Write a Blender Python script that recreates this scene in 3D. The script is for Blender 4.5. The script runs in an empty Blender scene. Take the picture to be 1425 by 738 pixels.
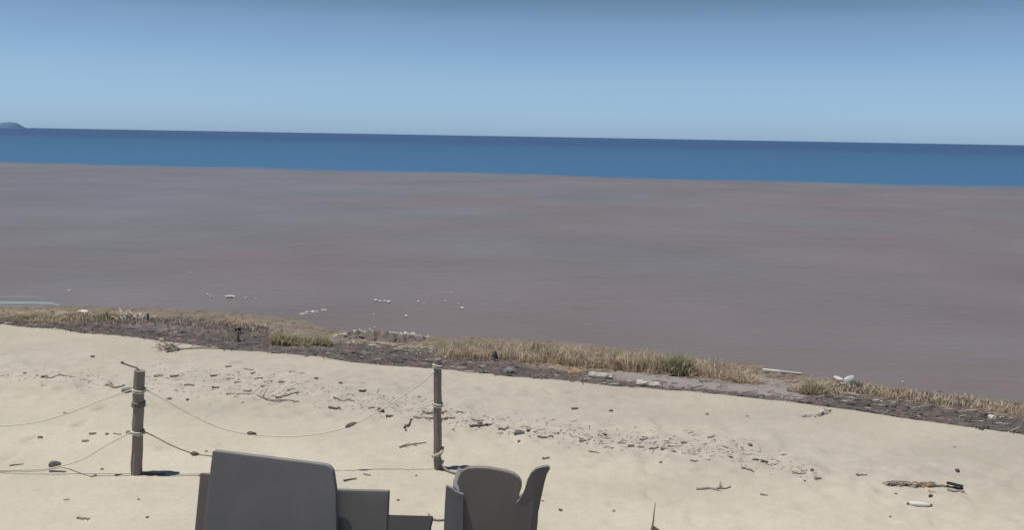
import bpy, bmesh, math, random
import numpy as np
from mathutils import Vector, Matrix

S = bpy.context.scene
random.seed(7)
R = math.radians

# ------------------------------------------------------------------ camera
F = 1234.0                      # focal length in pixels of the 1425 x 738 photograph
CAM = Vector((0, 0, 3.6))
PITCH, ROLL = 8.27, 1.0
cam_d = bpy.data.cameras.new('camera')
cam_d.sensor_width = 36
cam_d.lens = 36 * F / 1425
cam_d.clip_start = 0.05
cam_d.clip_end = 100000
cam = bpy.data.objects.new('camera', cam_d)
S.collection.objects.link(cam)
ROT = Matrix.Rotation(R(90 - PITCH), 3, 'X') @ Matrix.Rotation(R(ROLL), 3, 'Z')
cam.matrix_world = Matrix.Translation(CAM) @ ROT.to_4x4()
S.camera = cam

# ------------------------------------------------------------------ light
SUN_EL, SUN_AZ = 75.0, -100.0    # azimuth from +Y, negative = to the left
sd = Vector((math.sin(R(SUN_AZ)) * math.cos(R(SUN_EL)), math.cos(R(SUN_AZ)) * math.cos(R(SUN_EL)), math.sin(R(SUN_EL))))
sun_d = bpy.data.lights.new('sun', 'SUN')
sun_d.energy = 4.1
sun_d.angle = R(0.5)
sun_d.color = (1.0, 0.955, 0.88)
sun = bpy.data.objects.new('sun', sun_d)
S.collection.objects.link(sun)
sun.rotation_euler = sd.to_track_quat('Z', 'Y').to_euler()

w = bpy.data.worlds.new('World'); S.world = w; w.use_nodes = True
nt = w.node_tree; nt.nodes.clear()
sky = nt.nodes.new('ShaderNodeTexSky'); sky.sky_type = 'NISHITA'; sky.sun_disc = False
sky.sun_elevation = R(SUN_EL); sky.sun_rotation = R(SUN_AZ)
sky.air_density = 1.0; sky.dust_density = 0.3; sky.ozone_density = 3.0
tc = nt.nodes.new('ShaderNodeTexCoord')
sp = nt.nodes.new('ShaderNodeSeparateXYZ')
rp = nt.nodes.new('ShaderNodeValToRGB')
mul = nt.nodes.new('ShaderNodeMixRGB'); mul.blend_type = 'MULTIPLY'; mul.inputs[0].default_value = 1
bg = nt.nodes.new('ShaderNodeBackground'); bg.inputs[1].default_value = 0.142
wo = nt.nodes.new('ShaderNodeOutputWorld')
nt.links.new(tc.outputs['Generated'], sp.inputs[0])
nt.links.new(sp.outputs['Z'], rp.inputs[0])
nt.links.new(sky.outputs[0], mul.inputs[1]); nt.links.new(rp.outputs[0], mul.inputs[2])
nt.links.new(mul.outputs[0], bg.inputs[0]); nt.links.new(bg.outputs[0], wo.inputs[0])
SKY = [(0.0, (0.37, 0.56, 1.0)), (0.025, (0.40, 0.56, 0.90)), (0.065, (0.45, 0.565, 0.76)), (0.12, (0.43, 0.50, 0.60)), (0.16, (0.31, 0.33, 0.36))]
e = rp.color_ramp.elements
e[0].position, e[0].color = SKY[0][0], (*SKY[0][1], 1)
e[1].position, e[1].color = SKY[-1][0], (*SKY[-1][1], 1)
for p_, c_ in SKY[1:-1]:
    k = e.new(p_); k.color = (*c_, 1)

vs = S.view_settings
vs.view_transform = 'Standard'; vs.look = 'None'; vs.exposure = 0.0; vs.gamma = 1.0; vs.use_curve_mapping = False

# ------------------------------------------------------------------ helpers
def ray(px, py):
    return (ROT @ Vector(((px - 712.5) / F, (369 - py) / F, -1))).normalized()

def at_z(px, py, z):
    d = ray(px, py); t = (z - CAM.z) / d.z
    return CAM + d * t

def at_y(px, py, Y):
    d = ray(px, py)
    return CAM + d * (Y / d.y)

def tag(o, label=None, cat=None, group=None, kind=None):
    if label: o['label'] = label
    if cat: o['category'] = cat
    if group: o['group'] = group
    if kind: o['kind'] = kind
    return o

def empty(name, loc, rz=0.0):
    o = bpy.data.objects.new(name, None); o.empty_display_size = 0.1
    S.collection.objects.link(o); o.location = loc; o.rotation_euler = (0, 0, rz)
    return o

class MB:
    def __init__(s): s.v = []; s.f = []; s.smooth = True
    def add(s, vs_, fs_):
        n = len(s.v); s.v += [tuple(v) for v in vs_]; s.f += [tuple(i + n for i in f) for f in fs_]
        return s
    def box(s, c, h, ax=None):
        c = Vector(c); X, Y, Z = ax if ax else (Vector((1, 0, 0)), Vector((0, 1, 0)), Vector((0, 0, 1)))
        vs_ = [c + X * h[0] * i + Y * h[1] * j + Z * h[2] * k for i in (-1, 1) for j in (-1, 1) for k in (-1, 1)]
        return s.add(vs_, [(0, 1, 3, 2), (4, 6, 7, 5), (0, 4, 5, 1), (2, 3, 7, 6), (0, 2, 6, 4), (1, 5, 7, 3)])
    def tube(s, pts, rad, n=6, cap=True, jitter=0.0):
        pts = [Vector(p) for p in pts]
        if not hasattr(rad, '__len__'): rad = [rad] * len(pts)
        rings = []
        for i, p in enumerate(pts):
            t = (pts[min(i + 1, len(pts) - 1)] - pts[max(i - 1, 0)]).normalized()
            up = Vector((0, 0, 1)) if abs(t.z) < 0.9 else Vector((1, 0, 0))
            a = t.cross(up).normalized(); b = a.cross(t)
            rr = rad[i]
            rings.append([p + (a * math.cos(2 * math.pi * k / n) + b * math.sin(2 * math.pi * k / n)) * rr * (1 + random.uniform(-jitter, jitter)) for k in range(n)])
        vs_ = [v for r in rings for v in r]; fs_ = []
        for i in range(len(pts) - 1):
            for k in range(n):
                fs_.append((i * n + k, i * n + (k + 1) % n, (i + 1) * n + (k + 1) % n, (i + 1) * n + k))
        if cap:
            fs_.append(tuple(range(n))[::-1]); fs_.append(tuple((len(pts) - 1) * n + k for k in range(n)))
        return s.add(vs_, fs_)
    def prism(s, outline, tofn, d0, d1, bulge=0.0):
        # outline: list of (u, z); tofn(u, z, depth) -> point; extruded from depth d0 to d1
        n = len(outline)
        a = [tofn(u, z, d0) for u, z in outline]; b = [tofn(u, z, d1) for u, z in outline]
        cu = sum(p[0] for p in outline) / n; cz = sum(p[1] for p in outline) / n
        fs_ = [(i, (i + 1) % n, n + (i + 1) % n, n + i) for i in range(n)]
        vs_ = a + b
        # inner rings give the faces a soft edge and a slight bulge
        for base, dd, sgn in ((0, d0, -1), (n, d1, 1)):
            k0 = len(vs_)
            sh = [(cu + (u - cu) * 0.975, cz + (z - cz) * 0.975) for u, z in outline]
            vs_ += [tofn(u, z, dd + sgn * bulge) for u, z in sh]
            vs_.append(tofn(cu, cz, dd + sgn * bulge * 1.6))
            c = len(vs_) - 1
            for i in range(n):
                j = (i + 1) % n
                fs_.append((base + i, base + j, k0 + j, k0 + i)); fs_.append((k0 + i, k0 + j, c))
        return s.add(vs_, fs_)
    def build(s, name, mat, parent=None, smooth=False, origin=None, bevel=0.0, mesh=None):
        if mesh is None:
            me = bpy.data.meshes.new(name)
            o0 = Vector(origin) if origin is not None else Vector((0, 0, 0))
            me.from_pydata([Vector(v) - o0 for v in s.v], [], s.f)
            bm = bmesh.new(); bm.from_mesh(me)
            bmesh.ops.recalc_face_normals(bm, faces=bm.faces)
            if bevel: 
                bmesh.ops.bevel(bm, geom=[e_ for e_ in bm.edges if len(e_.link_faces) == 2 and e_.calc_face_angle(0) > 0.6],
                                offset=bevel, segments=2, affect='EDGES', profile=0.6, clamp_overlap=True)
            bm.to_mesh(me); bm.free()
            if smooth: me.polygons.foreach_set('use_smooth', [True] * len(me.polygons))
            me.materials.append(mat)
        else: me = mesh
        o = bpy.data.objects.new(name, me); S.collection.objects.link(o)
        if origin is not None: o.location = origin
        if parent is not None: o.parent = parent
        return o

# ------------------------------------------------------------------ materials
def mat(name, col, rough=0.85, var=0.25, scale=6.0, bump=0.3, bscale=40.0, spec=0.3, col2=None, aniso=(1, 1, 1), coords='Object'):
    m = bpy.data.materials.new(name); m.use_nodes = True
    n = m.node_tree.nodes; l = m.node_tree.links
    b = n['Principled BSDF']; b.inputs['Roughness'].default_value = rough
    b.inputs['Specular IOR Level'].default_value = spec
    t = n.new('ShaderNodeTexCoord'); mp = n.new('ShaderNodeMapping'); mp.inputs['Scale'].default_value = aniso
    l.new(t.outputs[coords], mp.inputs[0])
    nz = n.new('ShaderNodeTexNoise'); nz.inputs['Scale'].default_value = scale; nz.inputs['Detail'].default_value = 8
    nz.inputs['Roughness'].default_value = 0.65
    l.new(mp.outputs[0], nz.inputs['Vector'])
    r = n.new('ShaderNodeValToRGB')
    c2 = col2 if col2 else tuple(min(1, c * (1 + var)) for c in col)
    c1 = col if col2 else tuple(c * (1 - var) for c in col)
    r.color_ramp.elements[0].position = 0.3; r.color_ramp.elements[0].color = (*c1, 1)
    r.color_ramp.elements[1].position = 0.7; r.color_ramp.elements[1].color = (*c2, 1)
    l.new(nz.outputs[0], r.inputs[0]); l.new(r.outputs[0], b.inputs['Base Color'])
    if bump:
        nb = n.new('ShaderNodeTexNoise'); nb.inputs['Scale'].default_value = bscale; nb.inputs['Detail'].default_value = 5
        l.new(mp.outputs[0], nb.inputs['Vector'])
        bp = n.new('ShaderNodeBump'); bp.inputs['Strength'].default_value = bump; bp.inputs['Distance'].default_value = 0.02
        l.new(nb.outputs[0], bp.inputs['Height']); l.new(bp.outputs[0], b.inputs['Normal'])
    return m

M = {}
M['post'] = mat('weathered_post_wood', (0.27, 0.235, 0.215), var=0.25, scale=14, aniso=(6, 6, 0.7), bump=0.5)
M['drift'] = mat('driftwood', (0.27, 0.24, 0.20), var=0.4, scale=9)
M['darkwood'] = mat('wet_dark_wood', (0.13, 0.115, 0.105), var=0.4, scale=9)
M['bleached'] = mat('bleached_wood', (0.5, 0.47, 0.41), var=0.2, scale=12)
M['white'] = mat('weathered_white_plastic', (0.62, 0.61, 0.57), var=0.1, rough=0.5, bump=0.1)
M['sand_litter'] = mat('tiny_litter', (0.29, 0.26, 0.22), var=.6, scale=9, bump=0)
M['black'] = mat('black_plastic', (0.02, 0.02, 0.02), rough=0.5, bump=0.1)
M['rope'] = mat('faded_rope', (0.66, 0.62, 0.52), var=0.2, scale=60, bump=0.3, bscale=120)
M['darkrope'] = mat('dirty_rope', (0.26, 0.23, 0.19), var=0.3, scale=60)
M['reed'] = mat('dry_reed', (0.27, 0.222, 0.16), var=0.35, scale=4)
M['orange'] = mat('faded_orange_plastic', (0.38, 0.19, 0.09), var=0.2, rough=0.5)
M['wrack'] = mat('sea_wrack', (0.15, 0.128, 0.118), var=0.35, scale=3)
M['grass'] = mat('shore_grass', (0.42, 0.40, 0.25), var=0.35, scale=3, bump=0)
M['grass_dry'] = mat('dry_shore_grass', (0.64, 0.54, 0.41), var=0.25, scale=3, bump=0)
M['grass_olive'] = mat('olive_shore_grass', (0.50, 0.45, 0.30), var=0.25, scale=3, bump=0)
M['stone'] = mat('grey_stone', (0.21, 0.20, 0.19), var=0.3, scale=12)
M['foam'] = mat('sea_foam', (0.66, 0.66, 0.62), var=0.15, scale=20, bump=0.6)
M['deck'] = mat('deck_boards', (0.16, 0.13, 0.10), var=0.3, scale=5, aniso=(0.5, 8, 8))
M['metal'] = mat('dark_metal', (0.05, 0.05, 0.05), rough=0.5, bump=0)
M['hazed_slope'] = mat('hazed_headland_slope', (0.09, 0.15, 0.26), var=0.2, scale=0.01, bump=0)  # blue of distance haze painted into the slope colour

def weave(name, col, s=70):
    m = mat(name, col, rough=0.75, var=0.10, scale=3, bump=0)
    n = m.node_tree.nodes; l = m.node_tree.links; b = n['Principled BSDF']
    t = n.new('ShaderNodeTexCoord')
    a = n.new('ShaderNodeTexWave'); a.inputs['Scale'].default_value = s; a.bands_direction = 'Z'
    c = n.new('ShaderNodeTexWave'); c.inputs['Scale'].default_value = s; c.bands_direction = 'X'
    x = n.new('ShaderNodeMath'); x.operation = 'MULTIPLY'
    l.new(t.outputs['Object'], a.inputs[0]); l.new(t.outputs['Object'], c.inputs[0])
    l.new(a.outputs['Fac'], x.inputs[0]); l.new(c.outputs['Fac'], x.inputs[1])
    bp = n.new('ShaderNodeBump'); bp.inputs['Strength'].default_value = 0.35; bp.inputs['Distance'].default_value = 0.004
    l.new(x.outputs[0], bp.inputs['Height']); l.new(bp.outputs[0], b.inputs['Normal'])
    return m
M['grey_weave'] = weave('grey_weave', (0.215, 0.213, 0.215))
M['dark_weave'] = weave('charcoal_weave', (0.19, 0.185, 0.18))
M['brown_weave'] = weave('brown_grey_weave', (0.22, 0.192, 0.172))
M['stool'] = weave('charcoal_top', (0.035, 0.034, 0.034))

for k_ in ('grass', 'grass_dry', 'grass_olive'):      # thin blades let light through
    nt_ = M[k_].node_tree; b_ = nt_.nodes['Principled BSDF']
    tr = nt_.nodes.new('ShaderNodeBsdfTranslucent'); mxs = nt_.nodes.new('ShaderNodeMixShader'); mxs.inputs[0].default_value = 0.45
    nt_.links.new(b_.inputs['Base Color'].links[0].from_socket, tr.inputs[0])
    nt_.links.new(b_.outputs[0], mxs.inputs[1]); nt_.links.new(tr.outputs[0], mxs.inputs[2])
    nt_.links.new(mxs.outputs[0], nt_.nodes['Material Output'].inputs[0])

# ------------------------------------------------------------------ terrain
ZW = -0.40
rng = np.random.RandomState(3)
LAT = rng.rand(256, 256)
def vnoise(x, y):
    xi = np.floor(x).astype(int); yi = np.floor(y).astype(int)
    fx = x - xi; fy = y - yi; fx = fx * fx * (3 - 2 * fx); fy = fy * fy * (3 - 2 * fy)
    a = LAT[xi % 256, yi % 256]; b = LAT[(xi + 1) % 256, yi % 256]; c = LAT[xi % 256, (yi + 1) % 256]; d = LAT[(xi + 1) % 256, (yi + 1) % 256]
    return (a * (1 - fx) + b * fx) * (1 - fy) + (c * (1 - fx) + d * fx) * fy - 0.5
def fbm(x, y, o=4):
    r = 0; a = 1.0
    for k in range(o):
        r = r + a * vnoise(x * 2 ** k + 17 * k, y * 2 ** k + 31 * k); a *= 0.5
    return r

crest_px = [(0, 450), (60, 455), (130, 462), (215, 472), (300, 484), (400, 494), (500, 506), (600, 514), (700, 524), (800, 533), (860, 539), (960, 546), (1060, 554), (1160, 566), (1250, 578), (1340, 592), (1425, 604)]
water_px = [(0, 430), (60, 430), (110, 428), (200, 430), (350, 437), (420, 446), (465, 462), (600, 470), (700, 471), (800, 477), (950, 496), (1040, 508), (1100, 520), (1250, 543), (1425, 563)]
cp = np.array([[at_z(x, y, 0).x, at_z(x, y, 0).y] for x, y in crest_px])
wp = np.array([[at_z(x, y, ZW).x, at_z(x, y, ZW).y] for x, y in water_px])
def ext(p):
    a = p[0] + (p[0] - p[-1]) * 60; b = p[-1] + (p[-1] - p[0]) * 60
    return np.vstack([a, p, b])
cpe, wpe = ext(cp), ext(wp)
def yc(x): return np.interp(x, cpe[:, 0], cpe[:, 1])
def yw(x): return np.interp(x, wpe[:, 0], wpe[:, 1])
def tpar(x, y):
    c = yc(x); w_ = np.maximum(yw(x), c + 1.2)
    c = c + 0.10 * fbm(x * 1.3, y * 0 + 3.1)
    return (y - c) / (w_ - c), y - c
def gz(x, y):
    x = np.asarray(x, float); y = np.asarray(y, float)
    t, s = tpar(x, y)
    tt = np.clip(t, 0, 1)
    z = ZW * (0.55 * tt + 0.45 * tt * tt) - np.clip(t - 1, 0, 6) * 0.35
    edge = np.clip(s / 0.25, 0, 1)
    z = z - 0.05 * edge * (1 - tt)
    flat = 0.05 * fbm(x * 0.35, y * 0.35) + 0.035 * fbm(x * 1.7, y * 1.7, 3) * 0.6
    z = z + flat * np.clip(1 - t * 1.5, 0.25, 1) * np.clip((np.minimum(-s, 1.0) + 1), 0.4, 1)
    z = z + 0.018 * fbm(x * 4, y * 4, 3) * np.clip(s / 0.2, 0, 1) * np.clip(1.1 - t, 0, 1)
    return z
BELT = np.array([[at_z(a, b, 0).x, at_z(a, b, 0).y] for a, b in [(0, 526), (130, 529), (250, 535), (400, 548), (520, 562), (640, 582), (760, 598), (900, 612), (1050, 634), (1140, 650), (1300, 680)]])
gz0 = gz
fr_ = np.random.RandomState(11)
FOOT = []
for _ in range(26):      # walkers' trails along and across the beach
    x_, y_ = fr_.uniform(-8, 8), fr_.uniform(7.5, 14); a_ = fr_.choice([-.3, -.25, 2.8, 1.2, -1.3]) + fr_.normal(0, .15); sgn = 1
    for k_ in range(fr_.randint(5, 14)):
        x_ += .62 * math.cos(a_); y_ += .62 * math.sin(a_); sgn = -sgn; a_ += fr_.normal(0, .06)
        FOOT.append((x_ - sgn * .09 * math.sin(a_), y_ + sgn * .09 * math.cos(a_), a_, fr_.uniform(.022, .045)))
def gz(x, y):
    x = np.asarray(x, float); y = np.asarray(y, float); z = gz0(x, y)
    c = yc(x); dist = y - np.interp(x, BELT[:, 0], BELT[:, 1])
    on = np.clip((c - y) / .5, 0, 1)
    belt = np.exp(-(dist / .95) ** 2)
    churn = fbm(x * 5, y * 5, 3); churn = np.maximum(churn, -.25)
    z = z + on * (0.012 + 0.07 * belt) * churn
    for fx_, fy_, fa, fd in FOOT:
        if x.size < 4 and abs(float(x.flat[0]) - fx_) > .4: continue
        if x.ndim == 2:
            i0, i1 = np.searchsorted(x[0], [fx_ - .4, fx_ + .4]); j0, j1 = np.searchsorted(y[:, 0], [fy_ - .4, fy_ + .4]); sl = (slice(j0, j1), slice(i0, i1))
        else: sl = (slice(None),)
        dx = x[sl] - fx_; dy = y[sl] - fy_; u = dx * math.cos(fa) + dy * math.sin(fa); v = -dx * math.sin(fa) + dy * math.cos(fa)
        q_ = (u / .14) ** 2 + (v / .065) ** 2
        z[sl] += on[sl] * fd * (-np.exp(-q_ ** 2) + .45 * np.exp(-(q_ - 2.2) ** 2))
    return z
def g1(x, y): return float(gz(np.array([x]), np.array([y]))[0])
def ground(px, py):
    z = 0.0
    for _ in range(12):
        p = at_z(px, py, z); z = 0.5 * z + 0.5 * g1(p.x, p.y)
    p = at_z(px, py, z); return Vector((p.x, p.y, g1(p.x, p.y)))

def axis(lo, hi, f0, f1, step, grow=1.25):
    a = list(np.arange(f0, f1, step)); v = a[-1]; st = step
    while v < hi: st *= grow; v += st; a.append(v)
    v = a[0]; st = step; pre = []
    while v > lo: st *= grow; v -= st; pre.append(v)
    return np.array(pre[::-1] + a)
xs = axis(-600, 600, -13.0, 12.0, 0.05)
ys = axis(-200, 420, 5.5, 21.5, 0.05)
X, Y = np.meshgrid(xs, ys)
Z = gz(X, Y)
T, SS = tpar(X, Y)
import bisect
XL, YL, ZL = xs.tolist(), ys.tolist(), Z.tolist()
def g1(x, y):            # height read back from the finished beach mesh
    i = min(max(bisect.bisect_right(XL, x) - 1, 0), len(XL) - 2); j = min(max(bisect.bisect_right(YL, y) - 1, 0), len(YL) - 2)
    u = (x - XL[i]) / (XL[i + 1] - XL[i]); v = (y - YL[j]) / (YL[j + 1] - YL[j])
    return (ZL[j][i] * (1 - u) + ZL[j][i + 1] * u) * (1 - v) + (ZL[j + 1][i] * (1 - u) + ZL[j + 1][i + 1] * u) * v
# material zones of the beach, found from how the band looks along the shore
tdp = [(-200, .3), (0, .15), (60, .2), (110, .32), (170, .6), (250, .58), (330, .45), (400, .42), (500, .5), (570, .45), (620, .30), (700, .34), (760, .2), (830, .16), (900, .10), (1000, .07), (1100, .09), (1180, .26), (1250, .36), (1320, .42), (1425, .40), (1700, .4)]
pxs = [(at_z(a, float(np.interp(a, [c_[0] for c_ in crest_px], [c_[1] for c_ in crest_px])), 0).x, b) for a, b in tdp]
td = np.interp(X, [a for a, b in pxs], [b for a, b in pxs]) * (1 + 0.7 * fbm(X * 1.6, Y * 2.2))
def sm(a, b, v): t_ = np.clip((v - a) / (b - a), 0, 1); return t_ * t_ * (3 - 2 * t_)
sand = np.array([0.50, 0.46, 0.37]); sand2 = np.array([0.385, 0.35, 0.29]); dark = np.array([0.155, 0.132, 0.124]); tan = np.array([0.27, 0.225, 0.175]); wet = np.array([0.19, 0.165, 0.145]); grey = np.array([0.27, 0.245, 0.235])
k = (sm(-5.5, -1.0, SS) * 0.7 + 0.35 * fbm(X * 0.5, Y * 0.9))[..., None]
C = sand * (1 - np.clip(k, 0, 1)) + sand2 * np.clip(k, 0, 1)
C = C * (1 + 0.12 * fbm(X * 0.8 + 5, Y * 1.5)[..., None])
bl = np.exp(-((Y - np.interp(X, BELT[:, 0], BELT[:, 1]) - .4) / 1.3) ** 2) * np.clip(.75 + 1.2 * fbm(X * 1.1, Y * 2.0), 0, 1)   # greyer grit along the old tide lines
C = C * (1 - .5 * bl[..., None]) + np.array([0.41, 0.375, 0.345]) * (.5 * bl[..., None])
C = C * (1 + (.14 * fbm(X * 7, Y * 9, 3) * (.25 + bl)))[..., None]
greyw = (sm(1.2, 2.2, X) * (1 - sm(5.2, 6, X)))[..., None]
inner = tan * (1 + 0.35 * fbm(X * 2.1, Y * 3)[..., None])
inner[..., 0] *= 1 + .25 * fbm(X * .9 + 9, Y * 1.3); inner[..., 2] *= 1 - .2 * fbm(X * .9 + 9, Y * 1.3)
inner = inner * (1 - greyw * sm(0.75, 0.45, T)[..., None]) + grey * greyw * sm(0.75, 0.45, T)[..., None]
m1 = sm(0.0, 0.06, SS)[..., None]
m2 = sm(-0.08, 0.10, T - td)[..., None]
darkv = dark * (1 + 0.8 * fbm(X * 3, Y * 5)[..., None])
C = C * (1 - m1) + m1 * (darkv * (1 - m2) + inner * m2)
m3 = sm(0.60, 0.98, T)[..., None]
C = C * (1 - m3) + wet * m3
C = np.clip(C, 0.01, 1)
ny, nx = X.shape
me = bpy.data.meshes.new('beach')
me.vertices.add(nx * ny)
me.vertices.foreach_set('co', np.stack([X, Y, Z], -1).reshape(-1).astype(np.float32))
idx = np.arange(nx * ny).reshape(ny, nx)
q = np.stack([idx[:-1, :-1], idx[:-1, 1:], idx[1:, 1:], idx[1:, :-1]], -1).reshape(-1, 4)
me.loops.add(q.size); me.polygons.add(len(q))
me.loops.foreach_set('vertex_index', q.reshape(-1).astype(np.int32))
me.polygons.foreach_set('loop_start', np.arange(0, q.size, 4, dtype=np.int32))
me.polygons.foreach_set('loop_total', np.full(len(q), 4, np.int32))
me.update(calc_edges=True); me.validate()
me.polygons.foreach_set('use_smooth', np.ones(len(q), bool))
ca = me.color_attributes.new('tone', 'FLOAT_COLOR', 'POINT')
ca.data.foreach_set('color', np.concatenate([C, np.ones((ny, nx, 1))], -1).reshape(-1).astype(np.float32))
mb = bpy.data.materials.new('beach_sand'); mb.use_nodes = True
n = mb.node_tree.nodes; l = mb.node_tree.links; b = n['Principled BSDF']
b.inputs['Roughness'].default_value = 0.95; b.inputs['Specular IOR Level'].default_value = 0.1
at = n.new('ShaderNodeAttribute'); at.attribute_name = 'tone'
t = n.new('ShaderNodeTexCoord')
n1 = n.new('ShaderNodeTexNoise'); n1.inputs['Scale'].default_value = 14; n1.inputs['Detail'].default_value = 8; n1.inputs['Roughness'].default_value = 0.7
l.new(t.outputs['Object'], n1.inputs[0])
r1 = n.new('ShaderNodeMapRange'); r1.inputs[1].default_value = 0.3; r1.inputs[2].default_value = 0.7; r1.inputs[3].default_value = 0.93; r1.inputs[4].default_value = 1.05
l.new(n1.outputs[0], r1.inputs[0])
mx = n.new('ShaderNodeVectorMath'); mx.operation = 'SCALE'
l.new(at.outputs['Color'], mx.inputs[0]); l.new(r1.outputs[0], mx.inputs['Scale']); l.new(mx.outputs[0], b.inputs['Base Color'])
n2 = n.new('ShaderNodeTexNoise'); n2.inputs['Scale'].default_value = 9; n2.inputs['Detail'].default_value = 10; n2.inputs['Roughness'].default_value = 0.75
l.new(t.outputs['Object'], n2.inputs[0])
bp = n.new('ShaderNodeBump'); bp.inputs['Strength'].default_value = 0.5; bp.inputs['Distance'].default_value = 0.035
l.new(n2.outputs[0], bp.inputs['Height']); l.new(bp.outputs[0], b.inputs['Normal'])
me.materials.append(mb)
beach = bpy.data.objects.new('beach', me); S.collection.objects.link(beach)
tag(beach, kind='structure')

# ------------------------------------------------------------------ sea: near part a real rippled sheet, then flat to the horizon
mw = bpy.data.materials.new('sea_water'); mw.use_nodes = True
n = mw.node_tree.nodes; l = mw.node_tree.links; b = n['Principled BSDF']
b.inputs['IOR'].default_value = 1.33; b.inputs['Roughness'].default_value = 0.32; b.inputs['Specular IOR Level'].default_value = 0.28
g = n.new('ShaderNodeNewGeometry'); sx = n.new('ShaderNodeSeparateXYZ'); l.new(g.outputs['Position'], sx.inputs[0])
# the silt plume ends along a line running out to sea: signed distance from it
pa, pb = at_z(0, 226, ZW), at_z(1425, 262, ZW)
dx_, dy_ = (pb - pa).x, (pb - pa).y; L_ = math.hypot(dx_, dy_); nx_, ny_ = -dy_ / L_, dx_ / L_
def M_(op, a, b_=None):
    m_ = n.new('ShaderNodeMath'); m_.operation = op
    for i, v in enumerate((a, b_)):
        if v is None: continue
        if isinstance(v, (int, float)): m_.inputs[i].default_value = v
        else: l.new(v, m_.inputs[i])
    return m_.outputs[0]
sd_ = M_('ADD', M_('MULTIPLY', sx.outputs['X'], nx_), M_('MULTIPLY', sx.outputs['Y'], ny_))
off = -(pa.x * nx_ + pa.y * ny_)
sd_ = M_('ADD', sd_, off)
wn = n.new('ShaderNodeTexNoise'); wn.inputs['Scale'].default_value = 0.06; wn.inputs['Detail'].default_value = 6; l.new(g.outputs['Position'], wn.inputs[0])
sd_ = M_('ADD', sd_, M_('MULTIPLY', M_('SUBTRACT', wn.outputs[0], 0.5), 20.0))
mr = n.new('ShaderNodeMapRange'); mr.inputs[1].default_value = -3.0; mr.inputs[2].default_value = 5.0; l.new(sd_, mr.inputs[0])
# silty water: streaks of more and less silt, browner inshore
mp = n.new('ShaderNodeMapping'); mp.inputs['Scale'].default_value = (0.15, 0.17, 1); mp.inputs['Rotation'].default_value = (0, 0, R(8)); l.new(g.outputs['Position'], mp.inputs[0])
s1 = n.new('ShaderNodeTexNoise'); s1.inputs['Scale'].default_value = 1; s1.inputs['Detail'].default_value = 5; l.new(mp.outputs[0], s1.inputs[0])
cr = n.new('ShaderNodeValToRGB'); l.new(s1.outputs[0], cr.inputs[0])
cr.color_ramp.elements[0].position = 0.3; cr.color_ramp.elements[0].color = (0.150, 0.128, 0.118, 1)
cr.color_ramp.elements[1].position = 0.7; cr.color_ramp.elements[1].color = (0.185, 0.158, 0.155, 1)
far_ = n.new('ShaderNodeMapRange'); far_.inputs[1].default_value = 0; far_.inputs[2].default_value = 420; l.new(sd_, far_.inputs[0])
cb = n.new('ShaderNodeMixRGB'); cb.inputs[1].default_value = (0.036, 0.122, 0.230, 1); cb.inputs[2].default_value = (0.020, 0.060, 0.148, 1); l.new(far_.outputs[0], cb.inputs[0])
cm = n.new('ShaderNodeMixRGB'); l.new(mr.outputs[0], cm.inputs[0]); l.new(cr.outputs[0], cm.inputs[1]); l.new(cb.outputs[0], cm.inputs[2])
l.new(cm.outputs[0], b.inputs['Base Color'])
# slow drifts of colour in the silt: greyer to the left, browner to the right
s3 = n.new('ShaderNodeTexNoise'); s3.inputs['Scale'].default_value = 0.35; s3.inputs['Detail'].default_value = 3; l.new(mp.outputs[0], s3.inputs[0])
mrx = n.new('ShaderNodeMapRange'); mrx.inputs[1].default_value = -12; mrx.inputs[2].default_value = 14; mrx.inputs[3].default_value = .25; mrx.inputs[4].default_value = -.25; l.new(sx.outputs['X'], mrx.inputs[0])
w3 = M_('ADD', M_('MULTIPLY', M_('SUBTRACT', s3.outputs[0], 0.5), 3.4), mrx.outputs[0])
cl = n.new('ShaderNodeMapRange'); cl.inputs[1].default_value = -.5; cl.inputs[2].default_value = .5; l.new(w3, cl.inputs[0])
tn = n.new('ShaderNodeMixRGB'); tn.inputs[1].default_value = (1.07, 0.945, 0.91, 1); tn.inputs[2].default_value = (1.0, 1.08, 1.11, 1); l.new(cl.outputs[0], tn.inputs[0])
tm = n.new('ShaderNodeMixRGB'); tm.blend_type = 'MULTIPLY'; tm.inputs[0].default_value = 1; l.new(cr.outputs[0], tm.inputs[1]); l.new(tn.outputs[0], tm.inputs[2]); l.new(tm.outputs[0], cm.inputs[1])
mp2 = n.new('ShaderNodeMapping'); mp2.inputs['Scale'].default_value = (0.8, 2.2, 1); mp2.inputs['Rotation'].default_value = (0, 0, R(14)); l.new(g.outputs['Position'], mp2.inputs[0])
s2 = n.new('ShaderNodeTexNoise'); s2.inputs['Scale'].default_value = 1.6; s2.inputs['Detail'].default_value = 6; l.new(mp2.outputs[0], s2.inputs[0])
bw = n.new('ShaderNodeBump'); bw.inputs['Strength'].default_value = 0.6; bw.inputs['Distance'].default_value = 0.09
l.new(s2.outputs[0], bw.inputs['Height']); l.new(bw.outputs[0], b.inputs['Normal'])
wx = axis(-45000, 45000, -22, 20, 0.22, 1.35); wy = axis(-400, 60000, 8, 50, 0.22, 1.35)
WX, WY = np.meshgrid(wx, wy)
fade = np.clip(1 - (WY - 38) / 12, 0, 1) * np.clip(1 - (np.abs(WX) - 14) / 6, 0, 1)
WZ = ZW + fade * (0.018 * fbm(WX * 0.5 + WY * 0.15, WY * 1.1, 3))
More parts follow.
